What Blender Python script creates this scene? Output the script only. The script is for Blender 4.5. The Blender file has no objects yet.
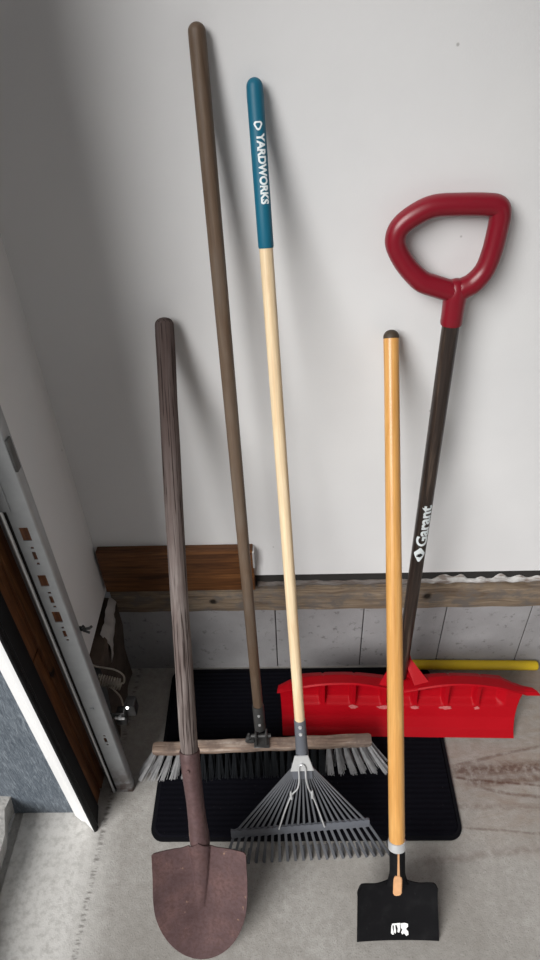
import bpy, bmesh, math, random
from mathutils import Vector, Matrix
random.seed(7)
PI = math.pi
scene = bpy.context.scene
col = scene.collection

# ------------------------------------------------------------ helpers
def link(name, bm, mat, parent=None, smooth=35):
    me = bpy.data.meshes.new(name)
    bmesh.ops.recalc_face_normals(bm, faces=bm.faces[:])
    bm.to_mesh(me); bm.free()
    for m in (mat if isinstance(mat, (list, tuple)) else [mat]):
        me.materials.append(m)
    if smooth:
        for p in me.polygons: p.use_smooth = True
        me.set_sharp_from_angle(angle=math.radians(smooth))
    o = bpy.data.objects.new(name, me)
    col.objects.link(o)
    if parent: o.parent = parent
    return o

def thing(name, label, cat, mw=None, group=None):
    o = bpy.data.objects.new(name, None); col.objects.link(o)
    o.empty_display_size = .05
    if mw is not None: o.matrix_world = mw
    o['label'] = label; o['category'] = cat
    if group: o['group'] = group
    return o

def struct(name, bm, mat, smooth=35):
    o = link(name, bm, mat, None, smooth); o['kind'] = 'structure'
    return o

def box(bm, lo, hi, bev=0.0, seg=2):
    x0, y0, z0 = lo; x1, y1, z1 = hi
    vs = [bm.verts.new(v) for v in ((x0,y0,z0),(x1,y0,z0),(x1,y1,z0),(x0,y1,z0),(x0,y0,z1),(x1,y0,z1),(x1,y1,z1),(x0,y1,z1))]
    fs = [bm.faces.new([vs[i] for i in q]) for q in ((0,3,2,1),(4,5,6,7),(0,1,5,4),(1,2,6,5),(2,3,7,6),(3,0,4,7))]
    if bev:
        es = list({e for f in fs for e in f.edges})
        bmesh.ops.bevel(bm, geom=es, offset=bev, segments=seg, affect='EDGES', profile=.5)
    return bm

def B(): return bmesh.new()

def solid(b, th):
    b.normal_update(); bmesh.ops.solidify(b, geom=b.faces[:], thickness=th)


def tube(bm, pts, rad, seg=12, closed=False, caps=True, flat=1.0):
    P = [Vector(p) for p in pts]; n = len(P)
    R = rad if isinstance(rad, (list, tuple)) else [rad]*n
    def tan(i):
        if closed: return (P[(i+1) % n]-P[i-1]).normalized()
        a = P[max(i-1, 0)]; b = P[min(i+1, n-1)]
        return (b-a).normalized()
    t = tan(0); ref = Vector((0,1,0)) if abs(t.y) < .9 else Vector((1,0,0))
    u = (ref-t*ref.dot(t)).normalized()
    rings = []
    for i in range(n):
        t = tan(i); u = (u-t*u.dot(t)).normalized(); v = t.cross(u)
        rings.append([bm.verts.new(P[i]+(u*math.cos(2*PI*k/seg)*flat+v*math.sin(2*PI*k/seg))*R[i]) for k in range(seg)])
    for i in range(n if closed else n-1):
        a, b = rings[i], rings[(i+1) % n]
        for k in range(seg):
            bm.faces.new((a[k], a[(k+1) % seg], b[(k+1) % seg], b[k]))
    if caps and not closed:
        bm.faces.new(rings[0]); bm.faces.new(rings[-1])
    return bm

def lathe(bm, prof, seg=28, cx=None):
    """profile of (radius, z) or (radius, z, x centre) along local z"""
    rings = []
    for p in prof:
        r, z = p[0], p[1]; x0 = p[2] if len(p) > 2 else 0
        rings.append([bm.verts.new((x0+r*math.cos(2*PI*k/seg), r*math.sin(2*PI*k/seg), z)) for k in range(seg)])
    for a, b in zip(rings, rings[1:]):
        for k in range(seg): bm.faces.new((a[k], a[(k+1) % seg], b[(k+1) % seg], b[k]))
    bm.faces.new(rings[0]); bm.faces.new(rings[-1])
    return bm

def dome(r, z, n=6, k=1.0, x=0):
    """rounded end: profile points closing a rod of radius r whose shoulder is at z"""
    return [(max(r*math.cos(a), r*.04), z+k*r*math.sin(a), x) for a in [PI/2*i/n for i in range(1, n+1)]]

def prism(bm, poly, y0, y1, axis='y', bev=0):
    def P(a, b, c): return {'y': (a, c, b), 'z': (a, b, c), 'x': (c, a, b)}[axis]
    A = [bm.verts.new(P(a, b, y0)) for a, b in poly]; C = [bm.verts.new(P(a, b, y1)) for a, b in poly]
    n = len(poly); fs = [bm.faces.new(A), bm.faces.new(C)]
    for i in range(n): fs.append(bm.faces.new((A[i], A[(i+1) % n], C[(i+1) % n], C[i])))
    if bev: bmesh.ops.bevel(bm, geom=list({e for f in fs for e in f.edges}), offset=bev, segments=2, affect='EDGES')
    return bm

def sheet(bm, fn, nu, nv, thick=0.0, off=None):
    """grid surface fn(u,v)->(x,y,z), u,v in 0..1, given thickness along the normals"""
    V = [[bm.verts.new(fn(i/nu, j/nv)) for i in range(nu+1)] for j in range(nv+1)]
    for j in range(nv):
        for i in range(nu):
            bm.faces.new((V[j][i], V[j][i+1], V[j+1][i+1], V[j+1][i]))
    if thick:
        bm.normal_update()
        bmesh.ops.solidify(bm, geom=bm.faces[:], thickness=thick)
    return bm

def spline(pts, n=8, closed=False):
    P = [Vector(p) for p in pts]; m = len(P); out = []
    for i in range(m if closed else m-1):
        p1, p2 = P[i], P[(i+1) % m]
        p0 = P[i-1] if (closed or i > 0) else p1*2-p2
        p3 = P[(i+2) % m] if (closed or i+2 < m) else p2*2-p1
        for k in range(n):
            t = k/n
            out.append(.5*((2*p1)+(p2-p0)*t+(2*p0-5*p1+4*p2-p3)*t*t+(3*p1-p0-3*p2+p3)*t**3))
    if not closed: out.append(P[-1])
    return out

def frame(base, tip):
    """tool frame: z along the handle, x to the right, y away from the viewer (towards wall and floor)"""
    b, t = Vector(base), Vector(tip); z = (t-b).normalized()
    x = Vector((1,0,0)); x = (x-z*x.dot(z)).normalized(); y = z.cross(x)
    m = Matrix((x, y, z)).transposed().to_4x4(); m.translation = b
    return m

# ------------------------------------------------------------ materials
class NT:
    def __init__(s, name):
        s.m = bpy.data.materials.new(name); s.m.use_nodes = True
        s.t = s.m.node_tree; s.b = s.t.nodes['Principled BSDF']
    def n(s, kind, **kw):
        o = s.t.nodes.new('ShaderNode'+kind)
        for k, v in kw.items():
            if k in o.inputs.keys(): o.inputs[k].default_value = v
            else: setattr(o, k, v)
        return o
    def l(s, a, b): s.t.links.new(a, b)
    def coord(s, scale=(1,1,1), loc=(0,0,0), rot=(0,0,0)):
        c = s.n('TexCoord'); m = s.n('Mapping'); m.inputs['Scale'].default_value = scale
        m.inputs['Location'].default_value = loc; m.inputs['Rotation'].default_value = rot
        s.l(c.outputs['Object'], m.inputs[0]); return m.outputs[0]
    def noise(s, vec, scale=5, detail=4, rough=.55, dist=0):
        o = s.n('TexNoise'); s.l(vec, o.inputs['Vector'])
        o.inputs['Scale'].default_value = scale; o.inputs['Detail'].default_value = detail
        o.inputs['Roughness'].default_value = rough; o.inputs['Distortion'].default_value = dist
        return o.outputs['Fac']
    def ramp(s, fac, stops):
        o = s.n('ValToRGB'); e = o.color_ramp.elements
        while len(e) < len(stops): e.new(.5)
        for k, (p, c) in enumerate(stops):
            e[k].position = p
            e[k].color = (*c, 1) if not isinstance(c, (int, float)) else (c, c, c, 1)
        s.l(fac, o.inputs[0]); return o.outputs[0]
    def mix(s, fac, a, b, mode='MIX'):
        o = s.n('Mix'); o.data_type = 'RGBA'; o.blend_type = mode
        for inp, v in ((o.inputs[0], fac), (o.inputs[6], a), (o.inputs[7], b)):
            if hasattr(v, 'node'): s.l(v, inp)
            elif isinstance(v, (int, float)): inp.default_value = v
            else: inp.default_value = (*v, 1)
        return o.outputs[2]
    def math(s, op, a, b=0.0):
        o = s.n('Math'); o.operation = op
        for inp, v in ((o.inputs[0], a), (o.inputs[1], b)):
            if hasattr(v, 'node'): s.l(v, inp)
            else: inp.default_value = v
        return o.outputs[0]
    def color(s, c):
        if hasattr(c, 'node'): s.l(c, s.b.inputs['Base Color'])
        else: s.b.inputs['Base Color'].default_value = (*c, 1)
    def bump(s, h, strength=.3, dist=.001):
        o = s.n('Bump'); o.inputs['Strength'].default_value = strength; o.inputs['Distance'].default_value = dist
        s.l(h, o.inputs['Height']); s.l(o.outputs[0], s.b.inputs['Normal'])
    def rough(s, r, metal=0.0, spec=.5):
        if hasattr(r, 'node'): s.l(r, s.b.inputs['Roughness'])
        else: s.b.inputs['Roughness'].default_value = r
        s.b.inputs['Metallic'].default_value = metal; s.b.inputs['Specular IOR Level'].default_value = spec

def srgb(r, g, b):
    f = lambda c: (c/255/12.92 if c/255 <= .04045 else ((c/255+.055)/1.055)**2.4)
    return (f(r), f(g), f(b))

def plain(name, c, rough=.5, metal=0.0, spec=.5, var=.12, scale=40, bump=0.0):
    t = NT(name); v = t.coord()
    n = t.noise(v, scale, 4)
    t.color(t.mix(n, tuple(x*(1-var) for x in c), tuple(min(1, x*(1+var)) for x in c)))
    t.rough(rough, metal, spec)
    if bump: t.bump(n, bump, .002)
    return t.m

def wood(name, c0, c1, c2, stretch=28, rough=.6, spec=.3, fine=130, crack=None, bump=.25, blot=None, stain=None):
    """wood with grain running along local z"""
    t = NT(name)
    v = t.coord((stretch, stretch, 2.2)); g = t.noise(v, 3.2, 5, .6, .6)
    v2 = t.coord((fine, fine, 3.0)); g2 = t.noise(v2, 3.0, 3, .6)
    c = t.ramp(g, [(.3, c0), (.52, c1), (.72, c2)])
    c = t.mix(t.ramp(g2, [(.35, 0.0), (.65, .55)]), c, tuple(x*.72 for x in c1))
    if blot:
        v4 = t.coord((6, 6, 2.5)); k = t.noise(v4, 2.2, 3)
        c = t.mix(t.ramp(k, [(.45, 0.0), (.7, .8)]), c, blot)
    if stain:
        sz = t.n('SeparateXYZ'); t.l(t.coord(), sz.inputs[0])
        f = t.math('ADD', sz.outputs[2], t.math('MULTIPLY', t.math('SUBTRACT', g, .5), .5))
        c = t.mix(t.ramp(t.math('SUBTRACT', f, .4), [(.35, 0.0), (.75, .75)]), c, t.mix(g2, tuple(x*.55 for x in stain), stain))
    if crack:
        v3 = t.coord((105, 105, 2.4)); k = t.noise(v3, 2.6, 3, .6, .5)
        c = t.mix(t.ramp(k, [(.53, 0.0), (.60, .9)]), c, crack)
    t.color(c); t.rough(rough, 0, spec); t.bump(g2, bump, .0012)
    return t.m

def plank(name, c0, c1, c2, axis='x', rough=.7, knots=None, bump=.3, grime=None):
    t = NT(name)
    sc = {'x': (2.0, 26, 26), 'z': (26, 26, 2.0)}[axis]
    g = t.noise(t.coord(sc), 3.0, 5, .62, .8)
    sf = {'x': (5, 160, 160), 'z': (160, 160, 5)}[axis]
    g2 = t.noise(t.coord(sf), 2.4, 3)
    c = t.ramp(g, [(.3, c0), (.5, c1), (.7, c2)])
    c = t.mix(t.ramp(g2, [(.4, 0.0), (.7, .6)]), c, c0)
    if grime:
        k = t.noise(t.coord((9, 9, 14)), 2.4, 5, .65)
        c = t.mix(t.ramp(k, [(.45, 0.0), (.62, .9)]), c, grime)
    if knots:
        vv = t.coord(); 
        for (p, r) in knots:
            d = t.n('VectorMath', operation='DISTANCE'); t.l(vv, d.inputs[0]); d.inputs[1].default_value = p
            nn = t.math('ADD', d.outputs['Value'], t.math('MULTIPLY', t.noise(vv, 60, 3), r*.9))
            c = t.mix(t.ramp(t.math('DIVIDE', nn, r*2.2), [(.45, 1.0), (.75, 0.0)]), c, tuple(x*.18 for x in c0))
    t.color(c); t.rough(rough, 0, .3); t.bump(g2, bump, .0015)
    return t.m

# drywall
t = NT('drywall_paint'); v = t.coord()
n1 = t.noise(v, 2.2, 4); n2 = t.noise(v, 260, 3)
c = t.mix(t.ramp(n1, [(.35, 0.0), (.7, 1.0)]), (.70, .70, .71), (.76, .76, .765))
vo = t.n('TexVoronoi'); vo.inputs['Scale'].default_value = 9; t.l(v, vo.inputs['Vector'])
speck = t.ramp(vo.outputs['Distance'], [(.012, 1.0), (.026, 0.0)])
c = t.mix(t.math('MULTIPLY', speck, .55), c, (.2, .19, .18))
t.color(c); t.rough(.62, 0, .35); t.bump(t.math('ADD', n2, t.math('MULTIPLY', t.noise(v, 30, 3), 2)), .12, .0015)
M_dry = t.m

# garage slab
t = NT('concrete_slab'); v = t.coord()
n1 = t.noise(v, 3.5, 6, .6); n2 = t.noise(v, 60, 5, .65); n3 = t.noise(v, 320, 3)
c = t.ramp(n1, [(.3, (.28, .265, .245)), (.5, (.37, .355, .335)), (.72, (.45, .44, .42))])
c = t.mix(t.ramp(n2, [(.35, 0.0), (.7, .6)]), c, (.24, .225, .205))
c = t.mix(t.ramp(n3, [(.58, 0.0), (.72, .7)]), c, (.15, .14, .13)); c = t.mix(t.ramp(n2, [(.62, 0.0), (.72, .5)]), c, (.50, .49, .47))
sx = t.n('SeparateXYZ'); t.l(v, sx.inputs[0])
# paler strip outside the line where the door closes, with the seal's dark speckled line
xw = t.math('ADD', t.math('ADD', sx.outputs[0], t.math('MULTIPLY', t.math('SUBTRACT', n2, .5), .03)), t.math('MULTIPLY', t.math('MAXIMUM', t.math('SUBTRACT', sx.outputs[1], .70), 0.0), 3.0))
c = t.mix(t.ramp(t.math('ADD', xw, 1.0), [(.50, .75), (.60, 0.0)]), c, (.66, .65, .63))
c = t.mix(t.math('MULTIPLY', t.ramp(t.math('ADD', xw, 1.0), [(.50, 1.0), (.57, 0.0)]), t.ramp(n2, [(.46, 0.0), (.66, .6)])), c, (.34, .33, .31))
dl = t.math('ABSOLUTE', t.math('ADD', t.math('ADD', sx.outputs[0], .475), t.math('MULTIPLY', sx.outputs[1], -.035)))
c = t.mix(t.math('MULTIPLY', t.ramp(dl, [(.003, .8), (.009, 0.0)]), t.ramp(t.noise(t.coord((40, 150, 1)), 1.0, 3), [(.45, 0.0), (.6, 1.0)])), c, (.14, .13, .12))
# reddish-brown drag streaks swept across the slab on the right
vs = t.coord((5.0, 16, 1), rot=(0, 0, .10)); st = t.noise(vs, 1.6, 6, .68, 1.0)
msk = t.math('MULTIPLY', t.ramp(sx.outputs[0], [(.26, 0.0), (.44, 1.0)]), t.ramp(sx.outputs[1], [(.56, 0.0), (.70, 1.0)]))
c = t.mix(t.math('MULTIPLY', t.ramp(st, [(.42, 0.0), (.66, .6)]), msk), c, (.21, .14, .10))
c = t.mix(t.math('MULTIPLY', msk, .30), c, (.25, .20, .165))
def streak(c, x0, y0, slope, curve, wid, amt):
    dx = t.math('SUBTRACT', sx.outputs[0], x0)
    yy = t.math('ADD', t.math('MULTIPLY', dx, slope), t.math('MULTIPLY', t.math('MULTIPLY', dx, dx), curve))
    d = t.math('ABSOLUTE', t.math('SUBTRACT', t.math('SUBTRACT', sx.outputs[1], y0), t.math('ADD', yy, t.math('MULTIPLY', t.math('SUBTRACT', n1, .5), .03))))
    k = t.math('MULTIPLY', t.ramp(t.math('DIVIDE', d, wid), [(.25, amt), (1.0, 0.0)]), t.math('MULTIPLY', t.ramp(sx.outputs[0], [(x0, 0.0), (min(1, x0+.03), 1.0)]), t.ramp(n2, [(.32, .15), (.55, 1.0)])))
    return t.mix(k, c, (.085, .035, .022))
for a in ((.355, .785, .22, .0, .006, .5), (.37, .778, .03, .05, .022, .75), (.40, .750, .05, .0, .014, .6), (.36, .765, -.10, .0, .0045, .7), (.42, .745, -.30, .8, .006, .55), (.30, .690, .02, .0, .010, .25), (.36, .645, -.05, .0, .004, .4), (.27, .575, .10, .0, .012, .25)): c = streak(c, *a)
t.color(c); t.rough(.78, 0, .3)
t.bump(t.math('ADD', n3, t.math('MULTIPLY', n2, 2.0)), .3, .002)
M_floor = t.m

t = NT('driveway_concrete'); v = t.coord()
n1 = t.noise(v, 6, 6, .65); n2 = t.noise(v, 120, 5, .7)
c = t.ramp(n1, [(.3, (.36, .35, .33)), (.7, (.52, .51, .49))])
c = t.mix(t.ramp(n2, [(.45, 0.0), (.75, .6)]), c, (.22, .21, .2))
t.color(c); t.rough(.85); t.bump(t.math('ADD', n1, n2), .7, .006)
M_drive = t.m

# foundation block, cool grey, fine shrinkage pits
t = NT('painted_block'); v = t.coord()
n1 = t.noise(v, 5, 5); n2 = t.noise(v, 45, 5, .7); n3 = t.noise(t.coord((1, 1, 2.2)), 26, 4, .7)
c = t.ramp(n1, [(.3, (.22, .215, .22)), (.7, (.34, .335, .345))])
c = t.mix(t.ramp(n2, [(.58, 0.0), (.68, .7)]), c, (.10, .095, .095))
c = t.mix(t.ramp(n3, [(.66, 0.0), (.80, .35)]), c, (.45, .44, .44))
t.color(c); t.rough(.8); t.bump(n2, .5, .003)
M_block = t.m
t = NT('dark_side_concrete'); v = t.coord()  # darker and browner than the back foundation blocks
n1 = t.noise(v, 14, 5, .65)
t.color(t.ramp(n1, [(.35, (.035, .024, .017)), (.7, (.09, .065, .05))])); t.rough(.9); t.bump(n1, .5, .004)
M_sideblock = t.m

M_sill = plank('grimy_sill_wood', (.085, .058, .04), (.20, .15, .105), (.29, .23, .17), 'x', .85, knots=[((.66, 1.072, .32), .028), ((.335, 1.072, .31), .012), ((-.20, 1.072, .30), .010)], grime=(.12, .105, .095))
M_redboard = plank('reddish_board', (.045, .018, .008), (.14, .056, .02), (.23, .10, .035), 'x', .5)
M_jamb = plank('jamb_pine', (.06, .02, .008), (.17, .062, .02), (.25, .105, .04), 'z', .6, knots=[((-.478, .745, .485), .012), ((-.478, .76, .86), .008)])
t = NT('sealing_foam'); v = t.coord(); n1 = t.noise(v, 60, 5, .65); n2 = t.noise(t.coord((6, 30, 30)), 3, 4, .6)
sx = t.n('SeparateXYZ'); t.l(v, sx.inputs[0])
c = t.mix(n1, (.30, .29, .285), (.72, .71, .70))
c = t.mix(t.ramp(n2, [(.45, 0.0), (.6, .8)]), c, (.17, .12, .095))
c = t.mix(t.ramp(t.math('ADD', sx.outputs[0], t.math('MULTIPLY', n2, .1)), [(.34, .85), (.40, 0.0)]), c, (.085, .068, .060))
t.color(c); t.rough(.85, 0, .2); t.bump(n1, .8, .003); M_foam = t.m
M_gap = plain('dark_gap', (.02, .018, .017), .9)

t = NT('woodgrain_cladding'); 
g = t.noise(t.coord((70, 70, 9), rot=(0, .06, 0)), 3.0, 4, .65, 1.5)
t.color(t.ramp(g, [(.32, (.06, .075, .095)), (.52, (.115, .138, .165)), (.7, (.23, .26, .29))])); t.rough(.5, 0, .4); t.bump(g, .6, .004)
M_clad = t.m
M_white = plain('white_vinyl', (.80, .80, .80), .35, 0, .5, .03)
M_rubber = plain('black_rubber', (.006, .006, .007), .55, 0, .15, .3, 30)
t = NT('galvanised_steel'); v = t.coord()
n1 = t.noise(v, 35, 4); n2 = t.noise(t.coord((60, 60, 8)), 4, 4)
sz = t.n('SeparateXYZ'); t.l(v, sz.inputs[0])
c = t.mix(n1, (.26, .27, .28), (.38, .39, .40))
rust = t.math('MULTIPLY', t.ramp(sz.outputs[2], [(.0, 1.0), (.16, 0.0)]), t.ramp(n1, [(.35, 0.0), (.55, 1.0)]))
c = t.mix(rust, c, (.06, .03, .022)); t.color(c); t.rough(.45, .45, .5)
M_galv = t.m
M_steel = plain('bright_zinc', (.62, .63, .64), .3, .45, .5, .1, 80)
M_darkmetal = plain('dark_bracket_metal', (.10, .10, .10), .5, .7, .5, .4, 60, .3)
M_blackplastic = plain('black_plastic', (.015, .015, .016), .4, 0, .5, .2)
M_clearwire = plain('pale_bell_wire', (.34, .31, .27), .4, 0, .5, .1)
t = NT('indicator_light'); t.color((.9, .9, .9)); t.b.inputs['Emission Color'].default_value = (1, 1, 1, 1); t.b.inputs['Emission Strength'].default_value = 3.0
M_led = t.m
M_poly = plain('cloudy_plastic_sheet', (.36, .34, .33), .4, 0, .5, .3, 25)

# tool materials
M_grey_wood = wood('weathered_grey_wood', (.085, .065, .06), (.20, .17, .16), (.36, .325, .31), 34, .85, .15, 150, crack=(.022, .014, .012), bump=.8, blot=(.10, .07, .065), stain=(.085, .055, .05))
M_dark_wood = wood('old_brown_wood', (.075, .045, .027), (.125, .082, .054), (.165, .118, .082), 26, .5, .4, 150, bump=.3, blot=(.155, .125, .10))
M_pale_wood = wood('pale_ash_wood', (.66, .47, .27), (.80, .62, .40), (.86, .70, .48), 16, .45, .45, 120, bump=.1)
M_honey_wood = wood('honey_varnished_wood', (.52, .235, .055), (.66, .34, .10), (.75, .43, .15), 20, .3, .55, 140, bump=.08)
M_shaft = wood('dark_stained_wood', (.010, .007, .006), (.03, .02, .016), (.11, .078, .058), 60, .35, .5, 170, bump=.25)
M_block_wood = plank('worn_block_wood', (.16, .10, .07), (.36, .27, .215), (.56, .48, .42), 'x', .85, grime=(.17, .125, .105))
M_cutwood = plain('cut_wood_end', (.62, .34, .17), .6, 0, .4, .25, 50)
M_tipdark = plain('grimy_handle_tip', (.05, .035, .022), .6, 0, .4, .3)

t = NT('rusty_steel'); v = t.coord()
n1 = t.noise(v, 14, 6, .62); n2 = t.noise(v, 150, 4, .6)
c = t.ramp(n1, [(.28, (.066, .037, .039)), (.5, (.100, .059, .061)), (.7, (.145, .080, .075))])
c = t.mix(t.ramp(n2, [(.42, 0.0), (.62, .5)]), c, (.065, .032, .028))
n3 = t.noise(v, 55, 3, .5)
c = t.mix(t.ramp(n3, [(.70, 0.0), (.76, .8)]), c, (.27, .17, .12))
t.color(c); t.rough(.55, .25, .4); t.bump(n2, .3, .0012)
M_rust = t.m

t = NT('scuffed_black_steel'); v = t.coord()
n1 = t.noise(v, 30, 5, .6); n2 = t.noise(t.coord((90, 90, 14)), 3, 4, .7)
c = t.mix(t.ramp(n1, [(.5, 0.0), (.8, 1.0)]), (.004, .004, .005), (.011, .011, .012))
c = t.mix(t.ramp(n2, [(.66, 0.0), (.76, .7)]), c, (.05, .05, .05))
t.color(c); t.rough(.6, 0, .12); t.bump(n1, .2, .001)
M_blackblade = t.m
M_residue = plain('white_label_residue', (.80, .80, .80), .7, 0, .3, .25, 300)

t = NT('red_polymer'); v = t.coord()
n1 = t.noise(v, 18, 4); n2 = t.noise(t.coord((70, 20, 70)), 3, 4, .7)
c = t.mix(n1, (.35, .002, .007), (.42, .003, .010))
c = t.mix(t.ramp(n2, [(.72, 0.0), (.78, .15)]), c, (.62, .22, .22))
t.color(c); t.rough(.45, 0, .13); M_red = t.m
M_scuff = plain('scuffed_pink_polymer', (.50, .13, .13), .7, 0, .2, .5, 160)
M_grip_red = plain('dark_red_grip', (.20, .004, .014), .33, 0, .5, .05)
M_teal = plain('teal_rubber_grip', (.003, .115, .19), .5, 0, .4, .06)
M_print = plain('white_print', (.78, .84, .86), .5, 0, .3, .03)
M_print_dark = plain('black_print', (.012, .012, .012), .5, 0, .3, .03)
M_grey_plastic = plain('slate_grey_plastic', (.10, .107, .125), .45, 0, .5, .1)
M_tine = plain('dark_grey_tine', (.095, .10, .112), .4, .1, .5, .15)
M_yellow = plain('yellow_tube', (.62, .43, .015), .4, 0, .5, .12, 20)
M_bristle_black = plain('black_bristle', (.014, .016, .019), .5, 0, .5, .2)
M_bristle_grey = plain('grey_bristle', (.40, .40, .41), .45, 0, .5, .35, 90)
t = NT('mat_pile'); v = t.coord()
w = t.n('TexWave'); w.bands_direction = 'Y'; w.inputs['Scale'].default_value = 26; w.inputs['Distortion'].default_value = .6; w.inputs['Detail'].default_value = 2; t.l(v, w.inputs['Vector'])
n = t.noise(v, 420, 3, .7)
c = t.mix(n, (.002, .002, .003), (.008, .008, .012))
c = t.mix(t.ramp(t.noise(v, 240, 2), [(.74, 0.0), (.78, .5)]), c, (.14, .13, .12))
t.color(c); t.rough(1.0, 0, .03); t.bump(t.math('ADD', t.math('MULTIPLY', w.outputs['Fac'], 1.0), n), .35, .002)
M_mat = t.m
M_matedge = plain('mat_rubber_edge', (.005, .005, .007), .8, 0, .1, .2)

# ------------------------------------------------------------ the setting
struct('floor', box(B(), (-.6525, -3.2, -.12), (3.2, 1.30, 0)), M_floor, 0)
# driveway slab beyond the expansion groove, its broken edge rising a little
b = B()
def drive(u, v):
    x = -.6685-u*3.0; y = -1.6+v*4.2
    e = .006*math.sin(v*90)+.004*math.sin(v*231)
    return (x+(e if u == 0 else 0), y, (.004 if u < .001 else .020 if u < .03 else .045)+.003*math.sin(x*40+y*23))
V = [[b.verts.new(drive(i/40, j/80)) for i in (0, 1, 2, 4, 8, 16, 40)] for j in range(81)]
for j in range(80):
    for i in range(6): b.faces.new((V[j][i], V[j][i+1], V[j+1][i+1], V[j+1][i]))
solid(b, .08)
struct('floor_driveway', b, M_drive)
struct('trim_1', box(B(), (-.675, -1.6, -.12), (-.652, 1.30, -.006)), M_drive, 0)   # joint filler in the groove

struct('wall_back', box(B(), (-.62, 1.08, .389), (3.2, 1.20, 2.7)), M_dry, 0)
struct('wall_left', box(B(), (-.62, .873, .345), (-.4645, 1.0805, 2.7)), M_dry, 0)
struct('ceiling', box(B(), (-.62, -3.2, 2.7), (3.2, 1.20, 2.8)), M_dry, 0)  # out of view, added to shut out overhead sky light
struct('wall_right', box(B(), (3.2, -3.2, -.1), (3.3, 1.20, 2.8)), M_dry, 0)  # out of view, added to cut ambient light from the right
# foundation with its block joints cut as real grooves
b = B()
joints = [-.045, .184, .395, .612, .83, 1.05]
xs = [-.62]+joints+[3.2]
for k in range(len(xs)-1):
    box(b, (xs[k]+(.0012 if k else 0), 1.083, -.1), (xs[k+1]-.0012, 1.20, .2635), .0015, 1)
struct('wall_foundation', b, M_block, 0)
struct('trim_2', box(B(), (-.60, 1.0865, -.1), (3.2, 1.19, .262)), M_gap, 0)       # mortar behind the joints
# sill plate with an irregular upper arris
b = B()
def sill(u, v):
    x = -.455+u*3.6
    zt = .346+.003*math.sin(x*31)+.002*math.sin(x*77)
    prof = [(1.0835, .2625), (1.073, .2635), (1.0720, .29), (1.0722, zt-.004), (1.0745, zt), (1.095, zt+.003)]
    y, z = prof[round(v*5)]
    return (x, y+.0012*math.sin(x*53), z)
sheet(b, sill, 150, 5); struct('trim_3', b, M_sill, 30)
# whitish foam and paper bead lying in the gap under the drywall
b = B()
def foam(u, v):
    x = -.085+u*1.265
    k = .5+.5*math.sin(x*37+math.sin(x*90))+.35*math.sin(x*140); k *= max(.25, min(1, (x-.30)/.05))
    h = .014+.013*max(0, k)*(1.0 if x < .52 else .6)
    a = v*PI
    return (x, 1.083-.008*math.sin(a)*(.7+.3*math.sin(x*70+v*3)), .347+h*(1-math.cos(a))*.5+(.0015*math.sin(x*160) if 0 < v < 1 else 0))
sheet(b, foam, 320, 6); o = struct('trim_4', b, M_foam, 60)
struct('trim_5', box(B(), (-.45, 1.0845, .30), (3.2, 1.095, .392)), M_gap, 0)       # backing coloured near-black as the gap's shade, behind the foam
# red-brown board over the drywall's foot in the corner
struct('trim_6', box(B(), (-.4565, 1.059, .359), (-.090, 1.0805, .4985), .002), M_redboard, 30)
b = B(); box(b, (-.091, 1.0562, .44), (-.0865, 1.08, .494), .0008, 1); tag = struct('trim_7', b, M_steel, 30)
# return wall: jamb boards, foundation ledge
struct('trim_8', box(B(), (-.52, .700, .0), (-.478, .7385, .578), .0015), M_jamb, 30)
struct('trim_9', box(B(), (-.52, .700, .582), (-.478, .7385, 2.7), .0015), M_jamb, 30)
struct('trim_10', box(B(), (-.52, .743, .0), (-.476, .873, 2.7), .0015), M_jamb, 30)
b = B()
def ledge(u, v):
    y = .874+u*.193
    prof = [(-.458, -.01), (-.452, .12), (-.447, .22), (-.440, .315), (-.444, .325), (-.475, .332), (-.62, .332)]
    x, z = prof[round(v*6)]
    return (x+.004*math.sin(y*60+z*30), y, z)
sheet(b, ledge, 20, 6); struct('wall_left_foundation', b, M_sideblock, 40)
# grey wood-grain casing outside the opening, white stop moulding and its black flap
b = B()
def clad(u, v):
    return (-1.2+u*.685, .686, .0+v*2.7)
prism(b, [(-1.25, 0), (-.512, 0), (-.512, 2.7), (-1.25, 2.7)], .6865, .80); struct('trim_11', b, M_clad, 0)
t_ = B(); prism(t_, [(-.5265, .6865), (-.5245, .677), (-.507, .6655), (-.503, .664), (-.4995, .664), (-.4735, .6425), (-.471, .6435), (-.4735, .649), (-.492, .672), (-.492, .6865)], 0.004, 2.7, 'z')
struct('trim_12', t_, M_white, 30)
t_ = B(); prism(t_, [(-.4715, .6405), (-.4675, .6415), (-.4655, .646), (-.4745, .700), (-.492, .700), (-.492, .672), (-.4735, .649)], 0.002, 2.7, 'z')
struct('trim_13', t_, M_rubber, 30)
t_ = B(); prism(t_, [(-.4668, .6478), (-.4635, .6510), (-.4655, .6545), (-.4685, .652)], 0.003, 2.7, 'z')
struct('trim_14', t_, M_rubber, 40)
for k, z in enumerate((.085, .295, .50, .76)):
    b = B(); tube(b, [(-.5165, .6725, z), (-.5172, .6712, z)], [.0030, .0022], 10); 
    struct('trim_%d' % (15+k), b, M_white)

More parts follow.
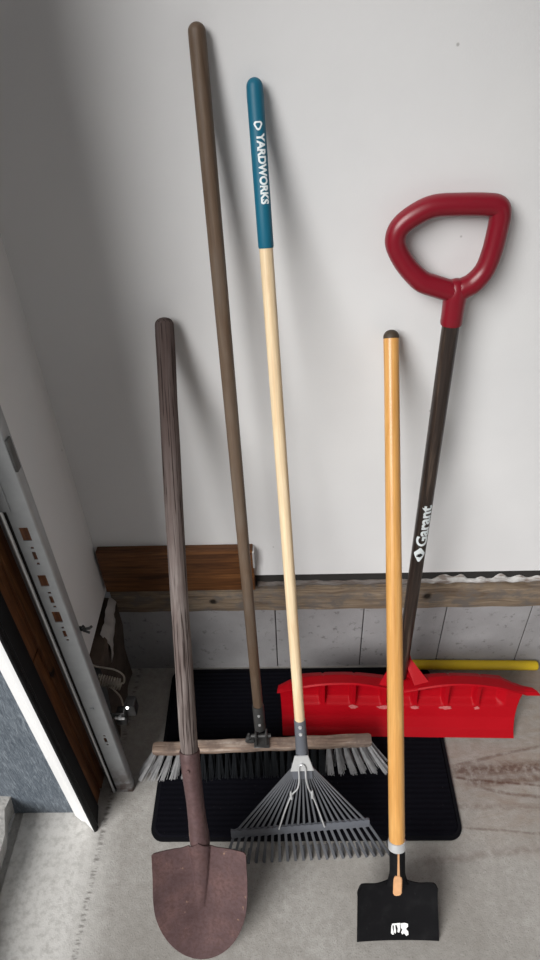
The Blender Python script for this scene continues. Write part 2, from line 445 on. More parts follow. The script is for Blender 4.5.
# ------------------------------------------------------------ door track
tr = thing('garage_door_track', 'galvanised steel garage door track with punched slots, upright beside the pine jamb', 'door track', Matrix.Translation((-.43, .735, 0)))
trm = tr.matrix_world.copy()
def sub(bm, d=(.43, -.735, 0)):   # world coordinates -> track coordinates
    bmesh.ops.translate(bm, verts=bm.verts[:], vec=d); return bm
xs = [-.4345, -.4255, -.4195, -.4180, -.4130, -.4110, -.4020, -.3985]
holes = []
for z0, z1 in ((.8655, .8950), (.7560, .7845), (.6585, .6885)): holes.append((-.4255, -.4110, z0, z1))
for z in (.831, .721, .625, .245):
    holes.append((-.4195, -.4130, z-.0095, z+.0095))
    for s in (-1, 1): holes.append((-.4180, -.4130, z+s*.0185-.0028, z+s*.0185+.0028))
zs = sorted({0.0, 2.3} | {round(h[2], 5) for h in holes} | {round(h[3], 5) for h in holes} | {1.2, 1.6, .1, .4, .5})
b = B(); grid = {}
def gv(i, j):
    if (i, j) not in grid: grid[(i, j)] = b.verts.new((xs[i], .735, zs[j]))
    return grid[(i, j)]
for i in range(len(xs)-1):
    for j in range(len(zs)-1):
        cx, cz = (xs[i]+xs[i+1])/2, (zs[j]+zs[j+1])/2
        if any(h[0] < cx < h[1] and h[2] < cz < h[3] for h in holes): continue
        b.faces.new((gv(i, j), gv(i+1, j), gv(i+1, j+1), gv(i, j+1)))
solid(b, .002)
link('slotted_plate', sub(b), M_galv, tr, 30)
def ext(pts, th, z0=0.0, z1=2.3):
    b = B(); A = []
    n = len(pts)
    for z in (z0, z1): A.append([b.verts.new((x, y, z)) for x, y in pts])
    for i in range(n-1): b.faces.new((A[0][i], A[0][i+1], A[1][i+1], A[1][i]))
    solid(b, th); return b
link('curled_edge', sub(ext([(-.3985, .735), (-.3962, .7365), (-.3950, .740), (-.3952, .752), (-.400, .764)], .0018)), M_galv, tr, 50)
link('roller_channel', sub(ext([(-.4762, .775), (-.458, .768), (-.4535, .756), (-.4500, .7445), (-.4475, .7395)], .0018)), M_galv, tr, 50)
b = B(); tube(b, [(-.4435, .7355, 0), (-.4435, .7355, 2.3)], .0032, 12); link('rolled_lip', sub(b), M_steel, tr)
b = B(); box(b, (-.4475, .742, 0), (-.434, .750, 2.3)); link('groove_shade', sub(b), M_gap, tr, 0)  # dark strip standing in for the shade inside the channel
b = B(); box(b, (-.4445, .7325, .93), (-.4260, .7352, 2.3), .0008, 1); link('splice_plate', sub(b), M_galv, tr, 30)
b = B(); box(b, (-.3965, .732, 1.008), (-.3915, .746, 1.064), .0015); link('edge_catch', sub(b), M_darkmetal, tr)
b = B(); box(b, (-.400, .757, .603), (-.388, .763, .612), .001)
tube(b, [(-.396, .76, .608), (-.389, .757, .619)], .0025, 8); tube(b, [(-.392, .76, .606), (-.379, .758, .611), (-.374, .757, .617)], .0028, 8); tube(b, [(-.392, .758, .604), (-.380, .756, .600)], .0024, 8)
o = link('snagged_clip', sub(b), M_blackplastic, tr); o['kind'] = 'stuff'
for x, z in ((-.4225, .365), (-.417, .35)):
    pass
b = B(); tube(b, [(-.4185, .7352, .375), (-.4185, .7318, .375)], [.0045, .0035], 12); link('screw', sub(b), M_galv, tr)

# photo-eye sensor with its wire
se = thing('safety_sensor', 'small black door safety sensor with tiny lit indicator, bracketed low on the steel track', 'sensor', Matrix.Translation((-.38, .775, .27)))
def ss(bm): return sub(bm, (.38, -.775, -.27))
b = B(); box(b, (-.410, .7705, .272), (-.372, .7735, .292), .0008, 1); box(b, (-.375, .7705, .262), (-.372, .800, .302), .0008, 1); link('bracket', ss(b), M_darkmetal, se)
b = B(); box(b, (-.4005, .774, .236), (-.376, .806, .268), .004); link('housing', ss(b), M_blackplastic, se)
b = B(); box(b, (-.372, .778, .268), (-.350, .806, .308), .004); link('sensor_head', ss(b), M_blackplastic, se)
b = B(); tube(b, [(-.3655, .7785, .304), (-.3655, .7750, .304)], [.0035, .0022], 12); link('indicator', ss(b), M_led, se)
b = B(); tube(b, [(-.384, .771, .282), (-.384, .764, .282)], .0045, 6); tube(b, [(-.394, .766, .284), (-.374, .766, .280)], .003, 8); link('wing_nut', ss(b), M_steel, se)
pts = []
for k in range(150):
    a = k/150*2*PI*9
    pts.append((-.452+.050*k/150+.004*math.cos(a), .862+.011*math.sin(a), .285-.022*k/150+.0125*math.cos(a)))
loop = spline([pts[-1], (-.393, .86, .275), (-.390, .862, .300), (-.405, .864, .318), (-.430, .866, .325), (-.450, .868, .328), (-.462, .866, .345)], 8)
tail = spline([(-.384, .795, .255), (-.398, .83, .262), (-.430, .856, .275), pts[0]], 8)
b = B(); tube(b, tail[:-1]+pts+loop[1:], .0021, 6); link('coiled_wire', ss(b), M_clearwire, se)

# crumpled plastic sheet hanging over the side ledge
b = B()
def poly(u, v):
    y = 1.055-.105*u-.02*v; 
    z = .348-.012*u+(-.085*v*(0.35+.65*u)); x = -.452+.018*min(1, v*2.5)-.004*v
    return (x+.0016*math.sin(u*11+v*5)+.0007*math.sin(u*29+v*8), y, z+.003*math.sin(u*9))
sheet(b, poly, 26, 14, .0012)
o = link('plastic_sheet', b, M_poly, None, 60); o['label'] = 'crumpled cloudy plastic sheet hanging over the dark concrete ledge in the left corner'; o['category'] = 'plastic sheet'

# ------------------------------------------------------------ door mat
mt = thing('door_mat', 'black ribbed door mat with rounded corners lying on the concrete under the tools', 'mat', Matrix.Translation((.0185, .8465, 0)))
def rrect(w, d, r, n=8):
    p = []
    for sx, sy, a0 in ((1, 1, 0), (-1, 1, PI/2), (-1, -1, PI), (1, -1, 1.5*PI)):
        for k in range(n+1):
            a = a0+PI/2*k/n; p.append((sx*(w-r)+r*math.cos(a), sy*(d-r)+r*math.sin(a)))
    return p
b = B(); prism(b, rrect(.358, .227, .030), 0, .0055, 'z'); link('rubber_backing', b, M_matedge, mt, 40)
b = B()
A = [b.verts.new((x, y, .0055)) for x, y in rrect(.350, .219, .026)]; C = [b.verts.new((x, y, .0095)) for x, y in rrect(.347, .216, .024)]
b.faces.new(C)
for i in range(len(A)): b.faces.new((A[i], A[(i+1) % len(A)], C[(i+1) % len(A)], C[i]))
b.faces.new(A[::-1])
link('ribbed_pile', b, M_mat, mt, 40)

# ------------------------------------------------------------ round point shovel
sh = thing('round_shovel', 'old round point shovel with weathered grey wooden handle and rusty brown blade, at far left', 'shovel', frame((-.2012, .3945, 0), (-.2128, 1.0635, 1.0865)))
prof = [(.0165, .452, .0012), (.0172, .50, 0), (.0170, .62, -.0005), (.0164, .75, -.002), (.0165, .84, -.0023), (.0168, .95, -.0025), (.0168, 1.05, -.0018), (.0162, 1.12, -.0018), (.0168, 1.20, -.001), (.0170, 1.242, -.001), (.0165, 1.260, -.001)]
prof += dome(.0165, 1.260, 6, .75, -.001)
b = B(); lathe(b, prof, 32); link('handle', b, M_grey_wood, sh, 60)
b = B()
sp = [(.0188, .4585, .001), (.0200, .455, .001), (.0190, .44, .001), (.0182, .40, .003), (.0172, .35, .0062), (.0180, .31, .0085), (.0196, .28, .0105), (.0196, .262, .0115), (.0165, .235, .0118), (.010, .205, .0115), (.003, .19, .0115)]
lathe(b, sp, 28); link('socket', b, M_rust, sh, 50)
def half(z):
    if z > .17: return .0925-.0012*((z-.17)/.09)
    k = max(0, 1-z/.17); return .0925*math.sqrt(max(0, 1-k**2.15))
def blade(u, v):
    s = 2*u-1; a = abs(s)
    zt = .2565-.004*max(0, (a-.93)/.07)**2+.018*max(0, 1-a/.40)**1.5
    z = zt*v**1.35
    w = half(min(z, .25)) if z > .0004 else .004
    x = s*w
    y = -.020*s*s*min(1, z/.12)-.006*min(1, z/.2)
    k = min(1.1, max(0, (z-.112)/.15))
    wr = .0055+.0158*k; q = x/wr
    y -= (.002+.0128*k)*min(1, k*8)*(math.sqrt(max(0, 1-q*q))*.75+.25*math.exp(-q*q*.8)) if k > 0 else 0
    y += .004*(1-min(1, k))*math.exp(-(x/.03)**2)*min(1, z/.06)
    return (.0115+x-.009*(1-min(1, z/.2)), y, z+.001)
b = B(); sheet(b, blade, 110, 70, .002); link('blade', b, M_rust, sh, 50)
b = B(); tube(b, [(-.001, -.0195, .425), (-.001, -.0212, .425)], [.0042, .003], 12); link('rivet', b, M_rust, sh)

# ------------------------------------------------------------ push broom
pb = thing('push_broom', 'wide push broom with worn wooden block, black and grey bristles and tall brown handle', 'broom', frame((-.0817, .802, .112), (-.1124, 1.0675, 1.5000)))
pbi = pb.matrix_world.inverted()
def tp(bm): bmesh.ops.transform(bm, matrix=pbi, verts=bm.verts[:]); return bm
L = (Vector((-.1124, 1.0675, 1.5000))-Vector((-.0817, .802, .112))).length
b = B(); lathe(b, [(.0112, .112), (.0114, .2), (.0116, .5), (.0120, .8), (.0124, 1.1), (.0124, L-.02), (.0122, L-.006)]+dome(.0122, L-.006, 6, .95), 28); link('handle', b, M_dark_wood, pb, 60)
# block, in world coordinates: slight bow at the ends
b = B()
def bl(u, v):
    x = -.344+u*.526; a = abs(2*u-1)
    e = min(1, (1-a)/.02); 
    prof = [(.7925, .081), (.7905, .084), (.7905, .098), (.793, .1005), (.812, .1015), (.8175, .099), (.8185, .084), (.8165, .081)]
    y, z = prof[round(v*7)]
    y = .804+(y-.804)*(.80+.20*math.sqrt(e)); z = .091+(z-.091)*(.86+.14*math.sqrt(e))
    return (x, y+.0008*math.sin(x*70)+.028*(x+.08), z+.0010*math.sin(x*48)+.012*(x+.08))
V = [[b.verts.new(bl(i/70, j/7)) for j in range(8)] for i in range(71)]
for i in range(70):
    for j in range(8): b.faces.new((V[i][j], V[i][(j+1) % 8], V[i+1][(j+1) % 8], V[i+1][j]))
b.faces.new(V[0]); b.faces.new(V[-1])
link('block', tp(b), M_block_wood, pb, 40)
def bristles(cols, rng, ns=22):
    b = B()
    for i in cols:
        for r in range(4):
            fx = i/27; x0 = -.338+fx*.512+(.004 if r % 2 else 0); y0 = .7945+r*.0063+.028*(x0+.08)
            a = 2*fx-1
            out = .040*math.copysign(max(0, abs(a)-.60)/.40, a) if abs(a) > .60 else 0
            for s in range(ns):
                ox, oy = rng.gauss(0, .0013), rng.gauss(0, .0013)
                dx, dy = ox*2.2+out+.004*a, -.030+r*.0035+rng.gauss(0, .002)
                p0 = Vector((x0+ox, y0+oy, .083)); p2 = Vector((x0+ox+dx, y0+oy+dy, .0105+abs(rng.gauss(0, .0012))))
                p1 = (p0+p2)/2+Vector((-.10*out, .003, .002))
                w = .0007
                pv = None
                for p in (p0, p1, p2):
                    cur = [b.verts.new(p+Vector((w*math.cos(q), w*math.sin(q), 0))) for q in (0, 2.1, 4.2)]
                    if pv:
                        for k in range(3): b.faces.new((pv[k], pv[(k+1) % 3], cur[(k+1) % 3], cur[k]))
                    pv = cur
    return tp(b)
rng = random.Random(3)
o = link('black_bristles', bristles(range(6, 22), rng, 30), M_bristle_black, pb, 0); o['kind'] = 'stuff'; o['label'] = 'black middle bristles'
o = link('grey_bristles', bristles(list(range(0, 6))+list(range(22, 28)), rng), M_bristle_grey, pb, 0); o['kind'] = 'stuff'; o['label'] = 'pale grey bristles at both ends'
# bracket: socket around the handle, clevis on the block, wing lever at its left
b = B(); lathe(b, [(.0128, .045), (.0132, .050), (.0134, .118), (.0128, .122)], 20); link('ferrule', b, M_darkmetal, pb, 40)
b = B(); box(b, (-.099, .7895, .1005), (-.062, .8165, .1045), .001, 1); box(b, (-.0955, .794, .103), (-.0905, .813, .150), .0015); box(b, (-.0715, .794, .103), (-.0665, .813, .150), .0015); link('clevis', tp(b), M_darkmetal, pb, 40)
b = B(); tube(b, [(-.105, .803, .134), (-.058, .803, .134)], .005, 10); link('pivot_bolt', tp(b), M_darkmetal, pb)
b = B(); tube(b, [(-.104, .803, .134), (-.112, .802, .128), (-.116, .80, .115)], [.005, .0055, .004], 10); tube(b, [(-.108, .802, .130), (-.110, .801, .146)], [.0045, .003], 8); box(b, (-.1165, .797, .108), (-.097, .808, .120), .003); link('wing_lever', tp(b), M_darkmetal, pb)
for z in (.070, .100):
    b = B(); tube(b, [(.001, -.0125, z), (.001, -.0155, z)], [.0036, .0026], 10); link('rivet', b, M_steel, pb)

# ------------------------------------------------------------ lettering wrapped round a handle
def text_mesh(s, size, bold):
    cu = bpy.data.curves.new('lettering', 'FONT'); cu.body = s; cu.size = size; cu.offset = bold; cu.resolution_u = 4
    o = bpy.data.objects.new('lettering_source', cu); col.objects.link(o)
    dg = bpy.context.evaluated_depsgraph_get(); dg.update()
    me = bpy.data.meshes.new_from_object(o.evaluated_get(dg))
    bm = bmesh.new(); bm.from_mesh(me)
    bpy.data.objects.remove(o); bpy.data.curves.remove(cu); bpy.data.meshes.remove(me)
    return bm
def wrap(bm, r, lift, zc, ang, flip, xoff=0):
    """text lies in its own x,y; x runs along the handle (down if flip else up), y round it"""
    bmesh.ops.triangulate(bm, faces=bm.faces[:])
    for _ in range(3):
        es = [e for e in bm.edges if e.calc_length() > r*.28]
        if not es: break
        bmesh.ops.subdivide_edges(bm, edges=es, cuts=1)
        bmesh.ops.triangulate(bm, faces=bm.faces[:])
    xa = [v.co.x for v in bm.verts]; ya = [v.co.y for v in bm.verts]
    cx, cy = (min(xa)+max(xa))/2, (min(ya)+max(ya))/2
    for v in bm.verts:
        u, w = v.co.x-cx, v.co.y-cy
        if flip: z, s = zc-u, w
        else: z, s = zc+u, -w
        a = s/r+ang
        v.co = Vector((xoff+(r+lift)*math.sin(a), -(r+lift)*math.cos(a), z))
    return bm

# ------------------------------------------------------------ leaf rake
rk = thing('leaf_rake', 'leaf rake with pale wooden handle, teal grip and dark grey fanned tines', 'rake', frame((.0254, .6011, .002), (-.0383, 1.067, 1.4385)))
b = B(); lathe(b, [(.0098, .345), (.0104, .36), (.0106, .8), (.0106, 1.295)], 26); link('handle', b, M_pale_wood, rk, 50)
b = B(); lathe(b, [(.0112, 1.2855), (.0119, 1.288), (.0119, 1.35), (.0119, 1.44), (.0121, 1.49), (.0117, 1.500)]+dome(.0117, 1.500, 6, 1.0), 28); link('grip', b, M_teal, rk, 50)
rk_grip = [o for o in rk.children if o.name.startswith('grip')][0]
b = text_mesh('YARDWORKS', .0158, .0007)
xa = [v.co.x for v in b.verts]; sc_ = .094/(max(xa)-min(xa))
for v in b.verts: v.co.x *= sc_
wrap(b, .0119, .0004, 1.394, .34, True); link('lettering', b, M_print, rk_grip, 0)['label'] = 'white YARDWORKS lettering'
# emblem above it: rounded three-cornered leaf outline
def emblem_ring(outer, inner):
    b = B(); n = len(outer)
    A = [b.verts.new((x, y, 0)) for x, y in outer]; C = [b.verts.new((x, y, 0)) for x, y in inner]
    for i in range(n): b.faces.new((A[i], A[(i+1) % n], C[(i+1) % n], C[i]))
    return b
tri = [Vector((-.0045, .0052, 0)), Vector((-.0045, -.0052, 0)), Vector((.0055, 0, 0))]
ol = []
for k in range(36):
    a = 2*PI*k/36; rr = .0058*(1-.16*math.cos(3*a+PI))
    ol.append((rr*math.cos(a+PI/3*0), rr*math.sin(a)))
b = emblem_ring(ol, [(x*.58, y*.58) for x, y in ol])
for (dx, dy) in ((.003, 0), (-.0015, .0026), (-.0015, -.0026)):
    pass
wrap(b, .0119, .0004, 1.4500, .12, True); link('emblem', b, M_print, rk_grip, 0)
b = B(); lathe(b, [(.0132, .270), (.0134, .276), (.0128, .30), (.0120, .34), (.0118, .372), (.0108, .374)], 24); link('ferrule', b, M_grey_plastic, rk, 50)
for z in (.3625, .3445):
    b = B(); tube(b, [(0, -.0115, z), (0, -.0142, z)], [.0042, .0032], 12); link('rivet', b, M_steel, rk)
# twist of the head about the handle axis, as a function of x and z
def hy(x, z): return .042*x-.010*max(0, (1-z/.275))
b = B(); prism(b, [(-.0265, .249), (.0225, .249), (.0125, .290), (-.0155, .290)], -.0155, -.012, 'y', .0006); link('clamp_plate', b, M_steel, rk, 30)
b = B(); prism(b, [(-.0230, .222), (.0190, .222), (.0200, .262), (-.0240, .262)], -.011, -.003, 'y', .001); link('tine_hub', b, M_grey_plastic, rk, 30)
N = 22
for k in range(N):
    f = k/(N-1); s = 2*f-1
    xp = -.002+.0215*s; xc = -.014+.146*s; xt = -.004+.185*s
    zt = -.004+.006*0
    # floor height of local (x,y,z): keep the bend just above the floor
    zc_ = .0785+.002*s; pts = [(xp, -.006, .250), (xp+(xc-xp)*.5, (hy(xc, zc_)-.006)/2, (.250+zc_)/2), (xc, hy(xc, zc_), zc_), (xt, hy(xt, .0)-.012, .006)]
    pts = [Vector(p) for p in pts]
    wy = rk.matrix_world @ pts[-1]
    pts[-1].z += .0035-wy.z
    e = pts[-1]
    hook = [e+Vector((.002*s, .004, -.0006)), e+Vector((-.001*s, .018, .0065)), e+Vector((-.004*s, .030, .0105))]
    path = [pts[0].lerp(pts[2], q/8) for q in range(8)]+[pts[2].lerp(pts[3], q/6) for q in range(6)]+[pts[3]]+hook
    b = B()
    # flat strip swept along the path
    prev = None
    for i, p in enumerate(path):
        a = path[max(0, i-1)]; c_ = path[min(len(path)-1, i+1)]; tn = (c_-a).normalized()
        sd = Vector((0, -1, 0)).cross(tn)
        if i >= len(path)-3: sd = Vector((1, 0, 0))
        sd.normalize(); nn = tn.cross(sd).normalized()
        w = .0011+.0018*min(1, i/9); h = .0009
        cur = [b.verts.new(p+sd*w*q+nn*h*r_) for q, r_ in ((-1, -1), (1, -1), (1, 1), (-1, 1))]
        if prev:
            for m in range(4): b.faces.new((prev[m], prev[(m+1) % 4], cur[(m+1) % 4], cur[m]))
        else: b.faces.new(cur)
        prev = cur
    b.faces.new(prev)
    link('tine', b, M_tine, rk, 40)
b = B()
def bar(u, v):
    x = -.168+u*.305; s = 2*u-1
    zc = .0785+.002*s; pr = [(-.0105, .0015), (-.0105, -.004), (-.004, -.0055), (.004, -.0055), (.0105, -.004), (.0105, .0015)]
    dz, dy = pr[round(v*5)]
    rip = .0012*math.sin(x*2*PI/.0143) if dz > .008 or dz < -.008 else 0
    return (x, hy(x, zc)+dy, zc+dz+rip)
V = [[b.verts.new(bar(i/88, j/5)) for j in range(6)] for i in range(89)]
for i in range(88):
    for j in range(6): b.faces.new((V[i][j], V[i][(j+1) % 6], V[i+1][(j+1) % 6], V[i+1][j]))
b.faces.new(V[0]); b.faces.new(V[-1]); link('crossbar', b, M_grey_plastic, rk, 40)
b = B()
wire = spline([(-.062, hy(-.06, .09)-.0095, .0885), (-.046, -.0135, .135), (-.029, -.0155, .182), (-.0145, -.0185, .205), (-.0095, -.0195, .232), (-.0085, -.0185, .262), (-.002, -.0185, .270), (.0045, -.0185, .262), (.0050, -.0195, .232), (.0085, -.0185, .205), (.0155, -.0155, .182), (.027, -.0135, .135), (.038, hy(.038, .09)-.0095, .086)], 6)
tube(b, wire, .0018, 8); link('brace_wire', b, M_steel, rk, 60)
for x, z, sx in ((-.029, .186, -1), (.0155, .186, 1)):
    b = B(); tube(b, [(x, -.0165, z-.012), (x+.0005*sx, -.0175, z), (x+.001*sx, -.017, z+.010)], [.0026, .0030, .0014], 8); link('wire_catch', b, M_steel, rk)

# ------------------------------------------------------------ scraper
sc = thing('ice_scraper', 'long handled scraper with honey coloured wooden handle and black square blade', 'scraper', frame((.2013, .4268, .001), (.1846, 1.0655, 1.047)))
b = B(); lathe(b, [(.0150, .212), (.0160, .24), (.0158, .5), (.0150, .75), (.0140, 1.0), (.0136, 1.15), (.0140, 1.209)], 30); link('handle', b, M_honey_wood, sc, 50)
b = B(); lathe(b, [(.0140, 1.209), (.0140, 1.2125)]+dome(.0138, 1.2125, 6, .85), 30); link('handle_tip', b, M_tipdark, sc, 50)['label'] = 'dark grimy tip'
b = B(); lathe(b, [(.0158, .2095), (.0176, .2105), (.0180, .2195), (.0174, .2275), (.0160, .2285)], 30); link('clamp_ring', b, M_steel, sc, 50)
# open socket: a sleeve slit along its front, flaring into the blade
b = B()
def sock(u, v):
    z = .1275+v*.083; slit = .16+.10*(1-v)**3; a = slit+(2*PI-2*slit)*u
    fl = max(0, (.155-z)/.03); r = .0155+.003*fl*fl; flat = 1-.55*min(1, fl)
    return (.0005+r*math.sin(a)*(1+.30*fl), -r*math.cos(a)*flat+.004*(1-v), z)
sheet(b, sock, 40, 12, .0016); link('socket', b, M_blackblade, sc, 50)
b = B(); lathe(b, [(.0125, .15), (.0130, .213)], 20); link('handle_core', b, M_cutwood, sc, 50)['label'] = 'bare wood showing through the slit'
b = B(); prism(b, [(-.0105, .1165), (-.0060, .1130), (.0015, .1135), (.0065, .1170), (.0078, .150), (.0050, .160), (-.0055, .160), (-.0090, .150)], -.0135, -.006, 'y', .0018); link('handle_end', b, M_cutwood, sc, 40)
def sblade(u, v):
    s = 2*u-1; a = abs(s)
    top = .1365-.004*math.exp(-((a-.55)/.22)**2)+.010*math.exp(-(a/.20)**2)
    if a > .90: top -= .012*((a-.90)/.10)**2.2
    z = .0015+(top-.0015)*v
    w = .0835-.004*v-.004*max(0, v-.9)*10*.3
    return (s*w-.0006, -.010*s*s*(.35+.65*v)-.0055*max(0, (v-.86)/.14)**2*(1 if a > .2 else a/.2)+.006*v, z)
b = B(); sheet(b, sblade, 48, 24, .0022); link('blade', b, M_blackblade, sc, 50)
b = B(); rng = random.Random(5)
def sy(x, z): 
    s = x/.081; v = z/.136
    return -.010*s*s*(.35+.65*v)+.006*v-.0030
def patch(poly, lift=0):
    b.faces.new([b.verts.new((x, sy(x, z)-lift, z)) for x, z in poly])
patch([(-.0145, .020), (-.0135, .036), (-.0115, .041), (-.0110, .030), (-.0095, .0245), (-.0085, .017), (-.012, .0165)])
patch([(-.0120, .041), (.0040, .0425), (.0045, .0385), (-.0115, .037)])
patch([(-.0085, .038), (-.0060, .039), (-.0040, .024), (-.0055, .0185), (-.0085, .022)])
patch([(-.0030, .038), (.0035, .0395), (.0045, .027), (.0020, .0205), (-.0015, .0225), (-.0005, .030)])
patch([(.0050, .0415), (.0140, .0425), (.0200, .0405), (.0205, .0345), (.0160, .0290), (.0205, .0235), (.0210, .0165), (.0165, .0135), (.0120, .0195), (.0080, .0165), (.0060, .0215), (.0085, .0275), (.0055, .0320)])
o = link('label_residue', b, M_residue, sc, 0); o['label'] = 'torn white label remnant'; o['kind'] = 'stuff'

# ------------------------------------------------------------ snow pusher
sp_ = thing('snow_pusher', 'red plastic snow pusher with dark wooden shaft and dark red D-shaped grip', 'snow shovel', frame((.2666, .950, .197), (.2846, 1.0575, 1.2717)))
spi = sp_.matrix_world.inverted()
def tq(bm): bmesh.ops.transform(bm, matrix=spi, verts=bm.verts[:]); return bm
b = B(); lathe(b, [(.0140, -.055), (.0146, .05), (.0148, .40), (.0150, .70), (.0150, .885)], 28); link('shaft', b, M_shaft, sp_, 50)
shaft = [o for o in sp_.children if o.name.startswith('shaft')][0]
b = text_mesh('Garant', .0335, .0011); xa = [v.co.x for v in b.verts]; k = .106/(max(xa)-min(xa))
for v in b.verts: v.co.x *= k
wrap(b, .0149, .0004, .4455, .02, False); link('lettering', b, M_print, shaft, 0)['label'] = 'white Garant lettering'
dm = []
for (x, y) in ((.0185, 0), (0, .0118), (-.0185, 0), (0, -.0118)): dm.append((x, y))
b = B(); b.faces.new([b.verts.new((x, y, 0)) for x, y in [(.0185, .0015), (.003, .0122), (-.001, .0122), (-.0195, .0015), (-.0195, -.0015), (-.001, -.0122), (.003, -.0122), (.0185, -.0015)]])
wrap(b, .0149, .0004, .369, -.06, False); em = link('emblem', b, M_print, shaft, 0); em['label'] = 'white diamond emblem'
b = B(); leaf = []
for kk in range(22):
    a = 2*PI*kk/22; rr = .0066 if kk % 2 == 0 else .0036
    if kk in (10, 12): rr = .0045
    leaf.append((rr*math.cos(a), rr*math.sin(a)))
b.faces.new([b.verts.new((x, y, 0)) for x, y in leaf]); wrap(b, .0149, .0007, .368, -.06, False); link('leaf_mark', b, M_print_dark, shaft, 0)
b = B(); lathe(b, [(.0151, .335), (.0153, .336), (.0151, .337)], 20); 
bm_tmp = b; b.free()
# D grip ring: centre line in the tool plane (x, z); shaft sits near x=0
gx = -.0320
ring = [(-.0070, .9420), (-.0290, .9510), (-.0560, .9760), (-.0735, 1.0020), (-.0775, 1.0200), (-.0700, 1.0380), (-.0480, 1.0545), (-.0200, 1.0660), (.0200, 1.0678), (.0600, 1.0672), (.0800, 1.0640), (.0862, 1.0520), (.0862, 1.0300), (.0830, .9950), (.0755, .9660), (.0600, .9450), (.0420, .9355)]
rc = [(x*.975+gx, 0, z) for x, z in ring]
ctr = spline([(-.002, 0, .928)]+rc[0:]+[( .0, 0, .928)], 5)
pts = spline(rc+[(0.003, 0, .930)], 5, True)
def rr_(p):
    if p.z > 1.045: return .0172
    if p.z < .955: return .0178
    return .0166
def sm(v, lst): return v
rad = [rr_(p) for p in pts]
for _ in range(6): rad = [(rad[i-1]+2*rad[i]+rad[(i+1) % len(rad)])/4 for i in range(len(rad))]
b = B(); tube(b, pts, rad, 18, True); link('grip_ring', b, M_grip_red, sp_, 60)
b = B(); lathe(b, [(.0178, .8745), (.0188, .878), (.0186, .895), (.0190, .912), (.0200, .924), (.0186, .935), (.0160, .943), (.0110, .950), (.004, .953)], 26); link('grip_collar', b, M_grip_red, sp_, 60)
# blade, world coordinates: C-section scoop open to the viewer
PR = [(.864, .0112), (.882, .022), (.901, .047), (.914, .075), (.922, .103), (.925, .125), (.9235, .143), (.917, .1570), (.908, .1620), (.899, .1615)]
PB = [(.866, .0108), (.890, .014), (.913, .038), (.931, .070), (.943, .100), (.950, .122), (.9535, .137), (.948, .151), (.930, .1600), (.9005, .1640)]
def rimz(x):
    s = (x-.262)/.30; a = min(1, abs(s))
    if a < .45: return .157+.032*math.sin(PI/2*min(1, a/.45))**1.3
    return .189-.040*((a-.45)/.55)**2.0
def bladepos(u, v, back=False):
    s = 2*u-1
    e = max(0, (abs(s)-.86)/.14)
    x = .259+s*.291+(.018+s*.029)*v**1.5*e**1.8
    zr = rimz(x)
    pr = PR
    f = v*(len(pr)-1); i = min(int(f), len(pr)-2); tt = f-i
    y = PR[i][0]*(1-tt)+PR[i+1][0]*tt; z = PR[i][1]*(1-tt)+PR[i+1][1]*tt
    if back:
        yb = PB[i][0]*(1-tt)+PB[i+1][0]*tt; zb = PB[i][1]*(1-tt)+PB[i+1][1]*tt
        k = 1-.92*e**.8
        y, z = y+.002+(yb-y)*k, z+(zb-z)*k
    z *= 1+(zr/.1615-1)*v*v
    if not back:
        # pockets pressed in between the stiffening ribs
        per = .0775; ph = ((x-.2655)/per+.5) % 1.0
        pk = min(1, max(0, min(ph, 1-ph)-.06)/.085); pk = pk*pk*(3-2*pk)
        ev = max(0, min(1, (v-.335)/.035, (.92-v)/.28))
        ev *= 1-min(1, e*2.5)
        y += .0165*pk*ev
    else:
        per = .0775; ph = ((x-.2655)/per+.5) % 1.0
        if v > .3: y -= .0035*max(0, 1-min(ph, 1-ph)/.06)*(1-e)*min(1, (1-v)*4)
    y -= .024*(x-.26)
    return (x, y, z)
b = B(); nu, nv = 300, 72
F = [[b.verts.new(bladepos(i/nu, j/nv)) for i in range(nu+1)] for j in range(nv+1)]
K = [[b.verts.new(bladepos(i/nu, j/nv, True)) for i in range(nu+1)] for j in range(nv+1)]
for j in range(nv):
    for i in range(nu):
        b.faces.new((F[j][i], F[j][i+1], F[j+1][i+1], F[j+1][i])); b.faces.new((K[j][i], K[j+1][i], K[j+1][i+1], K[j][i+1]))
    for i in (0, nu): b.faces.new((F[j][i], F[j+1][i], K[j+1][i], K[j][i]))
for i in range(nu):
    for j in (0, nv): b.faces.new((F[j][i], F[j][i+1], K[j][i+1], K[j][i]))
link('blade', tq(b), M_red, sp_, 45)
# hooded mount behind the rim: two slanting gussets with the shaft's socket between them
def quadprism(b, P, d):
    d = Vector(d); A = [b.verts.new(Vector(p)) for p in P]; C = [b.verts.new(Vector(p)+d) for p in P]
    n = len(P); b.faces.new(A); b.faces.new(C)
    for i in range(n): b.faces.new((A[i], A[(i+1) % n], C[(i+1) % n], C[i]))
b = B(); quadprism(b, [(.206, .910, .174), (.256, .908, .164), (.2600, .955, .200), (.2500, .968, .207)], (0, .012, -.03)); link('mount_gusset', tq(b), M_red, sp_, 40)
b = B(); quadprism(b, [(.296, .907, .163), (.337, .905, .169), (.2860, .966, .207), (.2750, .958, .198)], (0, .012, -.03)); link('mount_gusset', tq(b), M_red, sp_, 40)
b = B(); quadprism(b, [(.250, .925, .120), (.294, .925, .120), (.290, .967, .200), (.252, .967, .200)], (0, .010, 0)); link('mount_back', tq(b), M_red, sp_, 40)
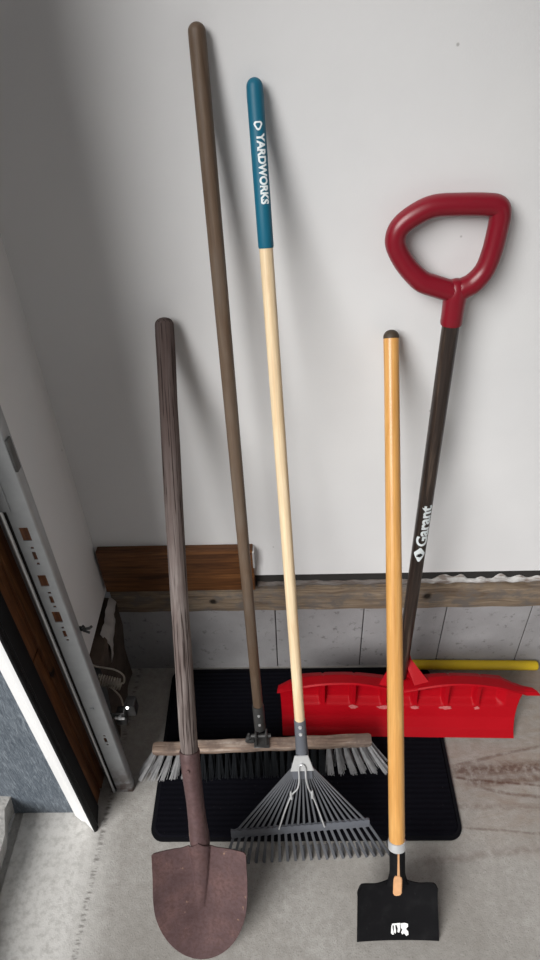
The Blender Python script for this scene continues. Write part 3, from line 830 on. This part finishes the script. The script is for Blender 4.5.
# worn pale patches along the pocket bottoms
rng = random.Random(4)
for cx, wd in ((.1490, .016), (.2265, .020), (.304, .014), (.3815, .018), (.459, .009)):
    b = B(); n = 22; V = []
    for kk in range(n):
        a = 2*PI*kk/n; w = .6+.4*rng.random()
        x = cx+wd*math.cos(a)*w; v = .315+.022*math.sin(a)*w
        p = Vector(bladepos((x-.259)/.582+.5, min(v, .335))); p.y -= .0012; p.z += .0008; V.append(b.verts.new(p))
    c0 = Vector(bladepos((cx-.259)/.582+.5, .315)); c0.y -= .0014; c0.z += .0008; cc = b.verts.new(c0)
    for kk in range(n): b.faces.new((cc, V[kk], V[(kk+1) % n]))
    link('worn_patch', tq(b), M_scuff, sp_, 60)['label'] = 'pale worn patch'

# ------------------------------------------------------------ yellow pole
b = B()
ax = Vector((.671, 1.0675, .0135))-Vector((.325, 1.0675, .0250)); Ly = ax.length
lathe(b, [(.010, 0), (.0132, .002), (.0135, .006), (.0135, Ly-.006), (.0128, Ly-.002), (.010, Ly)], 24)
zc = ax.normalized(); xc = Vector((0, 1, 0)); xc = (xc-zc*xc.dot(zc)).normalized(); yc = zc.cross(xc)
m = Matrix((xc, yc, zc)).transposed().to_4x4(); m.translation = Vector((.325, 1.0675, .0252))
o = link('yellow_pole', b, M_yellow, None, 50); o.matrix_world = m
o['label'] = 'yellow tube lying along the foot of the grey foundation wall behind the red blade'; o['category'] = 'pole'

# ------------------------------------------------------------ light
w = bpy.data.worlds.new('overcast_sky'); scene.world = w; w.use_nodes = True
nt = w.node_tree; bg = nt.nodes['Background']
tc = nt.nodes.new('ShaderNodeTexCoord'); sx = nt.nodes.new('ShaderNodeSeparateXYZ'); nt.links.new(tc.outputs['Generated'], sx.inputs[0])
rp = nt.nodes.new('ShaderNodeValToRGB'); mp = nt.nodes.new('ShaderNodeMapRange'); mp.inputs[1].default_value = -1; mp.inputs[2].default_value = 1
nt.links.new(sx.outputs[2], mp.inputs[0]); nt.links.new(mp.outputs[0], rp.inputs[0])
e = rp.color_ramp.elements; e[0].position = .45; e[0].color = (.30, .30, .30, 1); e[1].position = .6; e[1].color = (.92, .95, 1, 1)
nt.links.new(rp.outputs[0], bg.inputs[0]); bg.inputs[1].default_value = .20
sl = bpy.data.lights.new('bright_sky_through_door', 'SUN'); sl.energy = 4.5; sl.angle = math.radians(38); sl.color = (1, .985, .96)
so = bpy.data.objects.new('bright_sky_through_door', sl); col.objects.link(so)
az, el = math.radians(36), math.radians(34)
dirv = Vector((math.sin(az)*math.cos(el), math.cos(az)*math.cos(el), -math.sin(el)))
so.rotation_euler = dirv.to_track_quat('-Z', 'Y').to_euler()
so.location = (-1.5, -1.5, 2.5)

# ------------------------------------------------------------ camera
def cam_axes(p, yw, r):
    cp, s_ = math.cos(p), math.sin(p)
    f, rt, up = Vector((0, cp, -s_)), Vector((1, 0, 0)), Vector((0, s_, cp))
    Z = Matrix.Rotation(yw, 3, 'Z'); f, rt, up = Z@f, Z@rt, Z@up
    c, s = math.cos(r), math.sin(r)
    return rt*c+up*s, -rt*s+up*c, f
rt, up, fw = cam_axes(math.radians(40.05), math.radians(2.257), math.radians(-2.67))
cd = bpy.data.cameras.new('camera'); cam = bpy.data.objects.new('camera', cd); col.objects.link(cam)
cd.sensor_fit = 'VERTICAL'; cd.sensor_height = 36; cd.lens = 659/960*36; cd.clip_start = .02
m = Matrix((rt, up, -fw)).transposed().to_4x4(); m.translation = Vector((0, 0, 1.6)); cam.matrix_world = m
scene.camera = cam
scene.view_settings.view_transform = 'Standard'; scene.view_settings.look = 'None'
scene.view_settings.gamma = 1; scene.view_settings.use_curve_mapping = False
scene.view_settings.exposure = 0.0
